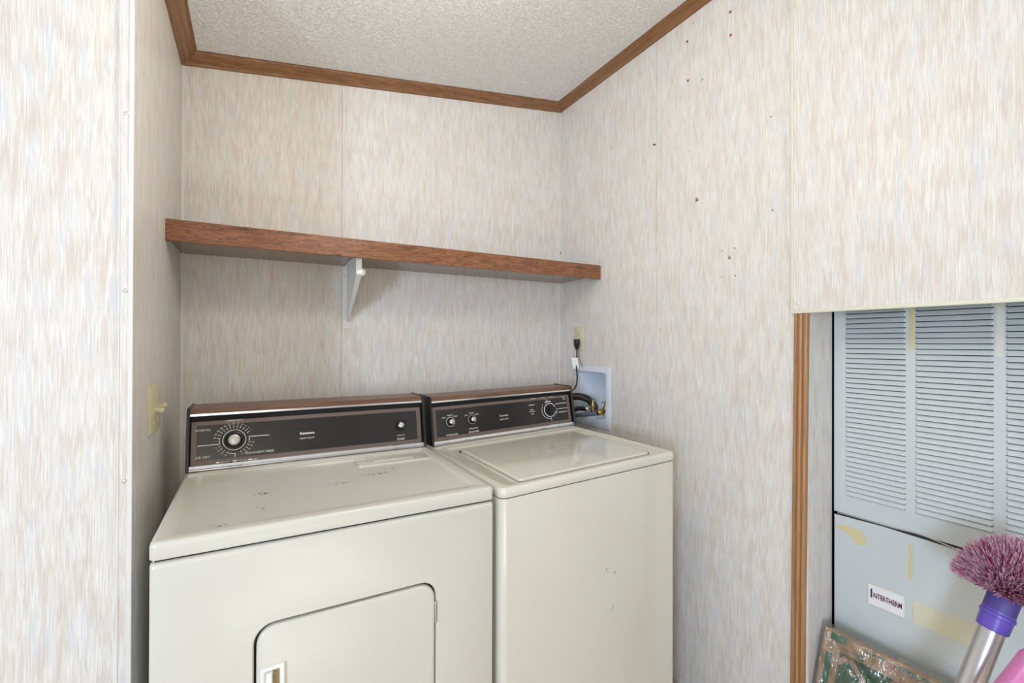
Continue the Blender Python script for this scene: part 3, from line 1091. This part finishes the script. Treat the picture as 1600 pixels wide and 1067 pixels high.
bm = shear_bm(B(WX1 - .024, WX1 - .016, WY0 + .10, 1.55, WZ - .001, WZ + .002, bev=.001))
new_obj('edge_rib', bm, M_WASH, wa, True)
for (x, y) in ((WX0 + .06, 1.12), (WX1 - .06, 1.12), (WX0 + .06, 1.73), (WX1 - .06, 1.73)):
    bm = bmesh.new()
    lathe(bm, [(.018, 0), (.018, .012), (.008, .014), (.008, .052)], (x, y, 0), (0, 0, 1), 12)
    new_obj('foot', bm, M_RUBBER, wa, True)
pt, txt, line, arc, nrm, fp = console(wa, WX0 + .008, .645, 1.592, WZ, SH, .45)
z_ = lambda z: z - .9135   # measured heights to heights above the washer top
PR = bmesh.new()
for (t_, x, z, s_) in (('WATER LEVEL', .083, .9450, .0078), ('EXTRA RINSE', .172, .9578, .0062), ('WASH TEMP', .172, .9455, .0078),
                       ('LOW', .055, 1.0095, .0062), ('MEDIUM', .080, 1.0165, .0062), ('HIGH', .101, 1.0110, .0062),
                       ('HOT', .145, 1.0095, .0062), ('WARM', .167, 1.0160, .0062), ('COLD', .189, 1.0100, .0062),
                       ('Kenmore', .307, .9925, .0098), ('HEAVY DUTY', .307, .9778, .0066),
                       ('NORMAL', .440, 1.0215, .0066), ('SOAK', .438, 1.0020, .0060), ('PRE-WASH', .440, .9945, .0056), ('SPIN', .440, .9845, .0060),
                       ('PERMANENT PRESS', .586, 1.0155, .0062), ('KNIT/DELICATE', .592, .9775, .0062),
                       ('DELAYED', .450, 1.0478, .0052), ('COTTON', .495, 1.0478, .0052), ('STURDY', .540, 1.0478, .0052), ('OFF', .602, 1.040, .0070), ('SPIN', .604, 1.032, .0062)):
    txt(PR, t_, x, z_(z), s_)
for x in (.447, .480, .588):
    line(PR, [(x, .0150), (x + .004, .0150)], .0034)
cx, cz = .5230, .0790
arc(PR, cx, cz, .0360, 168, 300, .0016, 30)
arc(PR, cx, cz, .0360, 330, 378, .0022, 12)
for a in (310, 335, 345, 355, 5, 15, 60, 100, 106, 112, 118, 135, 150):
    ar = math.radians(a)
    line(PR, [(cx + .0365 * math.sin(ar), cz + .0365 * math.cos(ar)), (cx + .0410 * math.sin(ar), cz + .0410 * math.cos(ar))], .0013)
line(PR, [(cx + .036, cz + .001), (.618, cz + .0005)], .0016)
line(PR, [(cx + .006, cz - .036), (cx + .008, cz - .047)], .0016)
line(PR, [(cx - .008, cz + .036), (cx - .010, cz + .046)], .0016)
new_obj('lettering', PR, M_PRINTW, fp, fix=False, kind='stuff')


def knob(x, z, R0, R1, hgt, capm, rc, ring=True):
    bm = bmesh.new()
    o3 = pt(x, z, 0)
    lathe(bm, [(R0, 0), (R0, .004), (R0 * .94, .0055), (R1 * 1.12, .007), (R1, .010), (R1 * .96, hgt - .002), (R1 * .85, hgt), (.001, hgt)], o3, nrm, 32)
    k = new_obj('control_knob', bm, M_BLACK, wa, True)
    if capm:
        bm = bmesh.new()
        lathe(bm, [(rc, hgt), (rc, hgt + .0014), (rc * .9, hgt + .002), (.001, hgt + .002)], o3, nrm, 24)
        new_obj('knob_cap', bm, capm, k, True)
    bm = bmesh.new()
    q = nrm.to_track_quat('Z', 'Y')
    ls = []
    for r1, h1_ in ((R0 * .93, .0056), (R0 * .93, .0064), (R0 * .86, .0064), (R0 * .86, .0056)):
        ls.append([o3 + q @ Vector((r1 * math.cos(2 * math.pi * i / 40), r1 * math.sin(2 * math.pi * i / 40), h1_)) for i in range(40)])
    loops(bm, ls + [ls[0]], False, False)
    new_obj('knob_ring', bm, M_CHROME if R0 < .03 else M_PRINTW, k, True)


knob(.0775, .0790, .0190, .0115, .021, M_CHROME, .0082)
knob(.1655, .0785, .0190, .0115, .021, M_CHROME, .0082)
knob(cx, cz, .0310, .0150, .030, None, 0)

# ---------------------------------------------------------------- furnace
FX = 1.540
fy1_, fy0_ = .7475, .10
fu = thing('furnace', 'tall pale grey furnace with three louvre columns behind the wall opening', 'furnace', (1.85, .42, 0))
new_obj('cabinet', B(FX + .036, 2.15, fy0_, fy1_, 0, 1.75), M_FURN, fu)
cols = [(.5695, .7150), (.3995, .5485), (.2300, .3790)]
z0, z1 = .836, 1.50
bm = bmesh.new()
ys = [fy0_, .2300, .3790, .3995, .5485, .5695, .7150, fy1_]
# door sheet as strips with openings
dzb, dzt = .7785, 1.56
for a, b in ((ys[0], ys[1]), (ys[2], ys[3]), (ys[4], ys[5]), (ys[6], ys[7])):
    box(bm, FX, FX + .0015, a, b, dzb, dzt)
for a, b in ((ys[1], ys[2]), (ys[3], ys[4]), (ys[5], ys[6])):
    box(bm, FX, FX + .0015, a, b, dzb, z0)
    box(bm, FX, FX + .0015, a, b, z1, dzt)
box(bm, FX, FX + .03, fy0_, fy0_ + .0015, dzb, dzt)
box(bm, FX, FX + .03, fy1_ - .0015, fy1_, dzb, dzt)
box(bm, FX, FX + .03, fy0_, fy1_, dzb, dzb + .0015)
ud = new_obj('upper_door', bm, M_FURN, fu)
new_obj('inner_liner', B(FX + .028, FX + .030, fy0_ + .004, fy1_ - .004, dzb + .004, dzt), M_DARK, fu)
pitch = .0145
nsl = int((z1 - z0) / pitch)
slat_me = {}
for ci, (a, b) in enumerate(cols):
    for k in range(nsl):
        zb = z0 + k * pitch
        w_ = round(b - a, 4)
        if w_ not in slat_me:
            bm = bmesh.new()
            hw = w_ / 2
            # louvre: springs from the sheet, bellies outward, open gap at its lower lip
            pr = [(.0012, pitch), (.0002, pitch - .0008), (-.0050, .0040), (-.0054, .0021), (-.0046, .0019), (-.0038, .0034), (.0010, pitch - .0022)]
            rows = []
            for yy, sc in ((-hw, .15), (-hw + .004, 1), (hw - .004, 1), (hw, .15)):
                rows.append([(x * (sc if x < 0 else 1), yy, z) for x, z in pr])
            loops(bm, rows)
            bmesh.ops.recalc_face_normals(bm, faces=bm.faces)
            me = bpy.data.meshes.new('slat')
            bm.to_mesh(me)
            bm.free()
            me.materials.append(M_FURN)
            slat_me[w_] = me
        o = bpy.data.objects.new('slat', slat_me[w_])
        C.objects.link(o)
        o.location = (FX + .0003, (a + b) / 2, zb)
        o.parent = ud
# lower door, hung a little crooked
bm = bmesh.new()
zt0, zt1 = .7725, .7700
ls = []
for x in (FX - .001, FX + .0025):
    ls.append([(x, fy0_, .10), (x, fy1_ - .001, .10), (x, fy1_ - .001, zt1), (x, .62, .7745), (x, .45, .7695), (x, fy0_, zt0)])
loops(bm, ls)
box(bm, FX - .001, FX + .03, fy1_ - .003, fy1_ - .001, .10, .769)
ld = new_obj('lower_door', bm, M_FURN, fu)
new_obj('kick_panel', B(FX + .01, FX + .036, fy0_, fy1_, 0, .10), M_DARK, fu)
bm = tube(bmesh.new(), [(FX - .003, .735, .7785), (FX - .004, .60, .7800), (FX - .005, .53, .7830), (FX - .005, .465, .7735), (FX - .005, .435, .7790), (FX - .004, .38, .7760)], .0014, 6, 6)
new_obj('sagging_seal', bm, M_STEEL, fu, True)
# name plate
bm = bmesh.new()
loops(bm, [[(FX - .001 - d, p[0], p[1]) for p in rrect(.570 + i, .6565 - i, .5440 + i, .6030 - i, .003, 3)] for d, i in ((0, 0), (.003, 0), (.0035, .001))])
npl = new_obj('name_plate', bm, M_CREAM, fu, True)
bm = B(FX - .0049, FX - .0044, .5725, .6540, .5465, .6005)
new_obj('plate_face', bm, M_TAG, npl)
bm = bmesh.new()
FM = lambda y, z: frame_mat((FX - .0051, y, z), (0, -1, 0), (0, 0, 1))
text_bm(bm, 'I', .0350, FM(.6470, .5765), 'CENTER', .9, .0006, .0002)
text_bm(bm, 'NTERTHERM', .0215, FM(.6425, .5735), 'LEFT', .545, .0004, .0002)
new_obj('lettering', bm, M_TAGB, npl, fix=False, kind='stuff')
bm = bmesh.new()
box(bm, FX - .0055, FX - .0053, .5790, .6430, .5724, .5740)
new_obj('red_stripe', bm, M_RED, npl)
new_obj('glue_patch', B(FX - .0022, FX - .0012, .4210, .5535, .5425, .6020, bev=.0003), M_TAPEG, fu)


def tape(name, pts, label, mat, d=.0018):
    bm = bmesh.new()
    loops(bm, [[(FX - .0012 - e, y, z) for y, z in pts] for e in (0, .0006)])
    t = new_obj(name, bm, mat)
    tag(t, label, 'tape')
    return t


tape('masking_tape', [(.7425, .7370), (.712, .7470), (.676, .7420), (.6620, .7240), (.6600, .7060), (.690, .7010), (.7000, .7170), (.7120, .7250), (.7430, .7310)],
     'torn yellow masking tape scrap at the top left of the lower furnace door', M_TAPE)
tape('masking_tape', [(.5615, .7500), (.5560, .7430), (.5530, .7530), (.5545, .7200), (.5540, .6560), (.5640, .6560), (.5630, .7050), (.5620, .7200)],
     'narrow vertical strip of masking tape above the furnace name plate', M_TAPE)


def tape_v(ya, yb, za, zb_, label, mat):
    bm = bmesh.new()
    loops(bm, [[(FX - .0004 - e, y, z) for y, z in ((ya, za), (yb, za + .002), (yb, zb_), (ya, zb_))] for e in (0, .0008)])
    tag(new_obj('masking_tape', bm, mat), label, 'tape')


tape_v(.5505, .5610, 1.268, 1.41, 'yellowed tape strip between the first and second louvre columns', M_TAPE)
tape_v(.3820, .3960, 1.255, 1.41, 'whitish tape strip between the second and third louvre columns', M_TAPEC)

# ---------------------------------------------------------------- air filter leaning in the opening
th = math.radians(19)
fo = Vector((1.318, .738, .004))       # bottom left front corner (left as seen)
ey = Vector((0, -1, 0))
ez = Vector((math.sin(th), 0, math.cos(th)))
ex = ey.cross(ez)                       # out of the front face, towards the room
if ex.x > 0:
    ex = -ex
FM4 = Matrix(((ey.x, ez.x, ex.x, fo.x), (ey.y, ez.y, ex.y, fo.y), (ey.z, ez.z, ex.z, fo.z), (0, 0, 0, 1)))
S_ = .476
af = thing('air_filter', 'green pleated air filter in a cardboard frame wrapped in clear film, leaning on the furnace', 'air filter', (1.35, .49, 0))


def fbox(bm, a0, a1, b0, b1, c0, c1, bev=0.0):
    b2 = B(a0, a1, b0, b1, c0, c1, bev=bev)
    b2.transform(FM4)
    me = bpy.data.meshes.new('x')
    b2.to_mesh(me)
    b2.free()
    bm.from_mesh(me)
    bpy.data.meshes.remove(me)


T_ = .027
fb = .046
bars = [(0, S_, S_ - fb, S_), (0, S_, 0, fb), (0, fb, fb, S_ - fb), (S_ - fb, S_, fb, S_ - fb)]
for (a0, a1, b0, b1) in bars:
    bm = bmesh.new()
    fbox(bm, a0, a1, b0, b1, -T_, 0)
    new_obj('frame_bar', bm, M_CARD, af)
# diagonal lattice straps
bm = bmesh.new()
step = .112


def strap(p, q_):
    A, B_ = Vector(p), Vector(q_)
    d = (B_ - A).normalized()
    n_ = Vector((-d.y, d.x)) * .0065
    c0 = [A + n_, A - n_, B_ - n_, B_ + n_]
    loops(bm, [[FM4 @ Vector((c.x, c.y, h)) for c in c0] for h in (-.003, -.0015)])


lo, hi_ = fb - .004, S_ - fb + .004
for k in range(-5, 6):
    o_ = k * step + .02
    for sgn in (1, -1):
        pts = []
        for i in range(201):
            a = lo + (hi_ - lo) * i / 200
            b = (a + o_) if sgn > 0 else (S_ - a + o_)
            if lo <= b <= hi_:
                pts.append((a, b))
        if len(pts) > 8:
            strap(pts[0], pts[-1])
new_obj('lattice', bm, M_CARD, af)
bm = bmesh.new()
n = 44
top = []
for i in range(n + 1):
    a = fb - .003 + (S_ - 2 * fb + .006) * i / n
    h = -.0045 if i % 2 else -.017
    top.append((bm.verts.new(FM4 @ Vector((a, fb - .003, h))), bm.verts.new(FM4 @ Vector((a, S_ - fb + .003, h)))))
for a, b in zip(top, top[1:]):
    bm.faces.new((a[0], a[1], b[1], b[0]))
new_obj('pleats', bm, M_GREEN, af, fix=False)
# print: upside down on the top edge and front frame
bm = bmesh.new()
UD = lambda a, b: FM4 @ Matrix(((-1, 0, 0, a), (0, -1, 0, b), (0, 0, 1, .0004), (0, 0, 0, 1)))
text_bm(bm, '20x20x1', .019, UD(.218, S_ - .0125), 'CENTER', 1.25, .0004, .0003)
text_bm(bm, 'AIR FILTER', .0095, UD(.125, S_ - .0110), 'CENTER', 1.1, .0002, .0003)
text_bm(bm, 'O', .020, UD(.098, S_ - .0345), 'CENTER', 1, .0008, .0003)
text_bm(bm, 'RECYCLED', .0060, UD(.074, S_ - .0330), 'CENTER', 1, 0, .0003)
new_obj('lettering', bm, M_TEAL, af, fix=False, kind='stuff')
bm = bmesh.new()
fbox(bm, .020, .060, S_ - .025, S_ - .004, .0001, .0005)
fbox(bm, .013, .030, .10, S_ - .06, .0001, .0005)
new_obj('printed_panel', bm, M_GREEN, af)
bm = bmesh.new()
fbox(bm, .004, S_ - .004, S_ - .0236, S_ - .0228, .0002, .0014)
new_obj('fold_ridge', bm, M_CARD, af)
# loose clear film
bm = bmesh.new()
gx, gy = 60, 60
rnd = random.Random(3)


def crinkle(a, b):
    return .0035 * math.sin(a * 47 + 3 * math.sin(b * 31)) + .0025 * math.sin(b * 61 + 5 * math.sin(a * 23)) + .0018 * math.sin((a + b) * 140)


rows = []
for i in range(gx + 1):
    row = []
    for j in range(gy + 1):
        a = -.012 + (S_ + .024) * i / gx
        b = -.004 + (S_ + .016) * j / gy
        edge = min(i, gx - i, gy - j) / 2.0
        h = .0075 + crinkle(a, b)
        if edge < 1:
            h = -.010 + (h + .010) * edge
        row.append(bm.verts.new(FM4 @ Vector((a, b, h))))
    rows.append(row)
for i in range(gx):
    for j in range(gy):
        bm.faces.new((rows[i][j], rows[i + 1][j], rows[i + 1][j + 1], rows[i][j + 1]))
fm_ = new_obj('film', bm, M_FILM, af, fix=False)
for p in fm_.data.polygons:
    p.use_smooth = True

# ---------------------------------------------------------------- duster and pink broom handle
c0 = Vector((1.36, .348, .717))      # collar centre
p_b = Vector((1.12, .4858, 0))           # foot on the floor
DUST_FOOT = True
du = thing('cobweb_duster', 'round pink bristle duster on a silver pole with a purple collar', 'duster', p_b)
ax = (c0 - p_b).normalized()
bm = bmesh.new()
Lp = (c0 - p_b).length
lathe(bm, [(.018, 0), (.0215, .004), (.0215, Lp - .01), (.0215, Lp)], p_b, ax, 24)
new_obj('pole', bm, M_SILVER, du, True)
bm = bmesh.new()
lathe(bm, [(.0235, Lp - .030), (.0255, Lp - .028), (.0262, Lp - .002), (.0280, Lp + .000), (.0280, Lp + .006), (.0262, Lp + .008), (.0262, Lp + .012)], p_b, ax, 28)
q = ax.to_track_quat('Z', 'Y')
new_obj('collar', bm, M_PURPLE, du, True)
bm = bmesh.new()
lathe(bm, [(.0258, Lp + .010), (.0262, Lp + .044), (.0235, Lp + .050), (.012, Lp + .056)], p_b, ax, 28)
new_obj('sleeve', bm, M_PURPLE2, du, True)
base = c0 + ax * .050
bris = bmesh.new()
brisd = bmesh.new()
RH, HH = .090, .124


def strand(bm, org, d, ln, wd):
    s = d.orthogonal().normalized()
    s = (Matrix.Rotation(random.random() * 6.28, 3, d) @ s)
    mid = org + d * ln * .55 + Vector((random.uniform(-1, 1), random.uniform(-1, 1), random.uniform(-1, 1))) * .003
    tip = org + d * ln + Vector((random.uniform(-1, 1), random.uniform(-1, 1), random.uniform(-1, 1))) * .008
    a, b = bm.verts.new(org - s * wd), bm.verts.new(org + s * wd)
    c_, e = bm.verts.new(mid - s * wd), bm.verts.new(mid + s * wd)
    f_, g = bm.verts.new(tip - s * wd * .6), bm.verts.new(tip + s * wd * .6)
    bm.faces.new((a, b, e, c_))
    bm.faces.new((c_, e, g, f_))


for i in range(15000):
    ct = random.random()             # cos of the polar angle, 0 = flat rim
    ph = random.random() * 6.2832
    st = math.sqrt(1 - ct * ct)
    d = (q @ Vector((st * math.cos(ph), st * math.sin(ph), ct * 1.05 - .02))).normalized()
    R0 = 1 / math.sqrt((st / RH) ** 2 + (ct / HH) ** 2)
    clump = .5 + .5 * math.sin(ph * 9 + ct * 7) * math.sin(ct * 17 + ph * 3)
    dark = random.random() < .25 + .25 * clump
    if dark:
        strand(brisd, base + d * .02, d, R0 * random.uniform(.74, .95) - .02, .0011)
    else:
        strand(bris, base + d * .03, d, R0 * random.uniform(.88, 1.0) - .03, .0009)
new_obj('bristles', bris, M_BRIS, du, kind='stuff', fix=False)
new_obj('inner_bristles', brisd, M_BRISD, du, kind='stuff', fix=False)

pk = thing('broom_handle', 'thick pink plastic handle leaning at the right edge beside the silver pole', 'broom', (.88, .519, 0))
A = Vector((.88, .507, .06))
B1 = Vector((1.29, .2750, .686))
axp = (B1 - A).normalized()
Lk = (B1 - A).length
bm = bmesh.new()
lathe(bm, [(.014, 0), (.0155, .05), (.0175, Lk * .5), (.026, Lk * .72), (.0285, Lk * .85), (.027, Lk), (.020, Lk + .02), (.006, Lk + .026)], A, axp, 28)
new_obj('handle', bm, M_PINK, pk, True)
bm = bmesh.new()
box(bm, A.x - .05, A.x + .05, A.y - .14, A.y + .14, .045, .075, .01)
new_obj('broom_block', bm, M_PINK, pk, True)
bm = bmesh.new()
for i in range(26):
    for j in range(8):
        y = A.y - .13 + .26 * i / 25
        x = A.x - .038 + .076 * j / 7
        box(bm, x - .002, x + .002, y - .002, y + .002, .001, .047)
new_obj('broom_bristles', bm, M_BRIS, pk, kind='stuff')
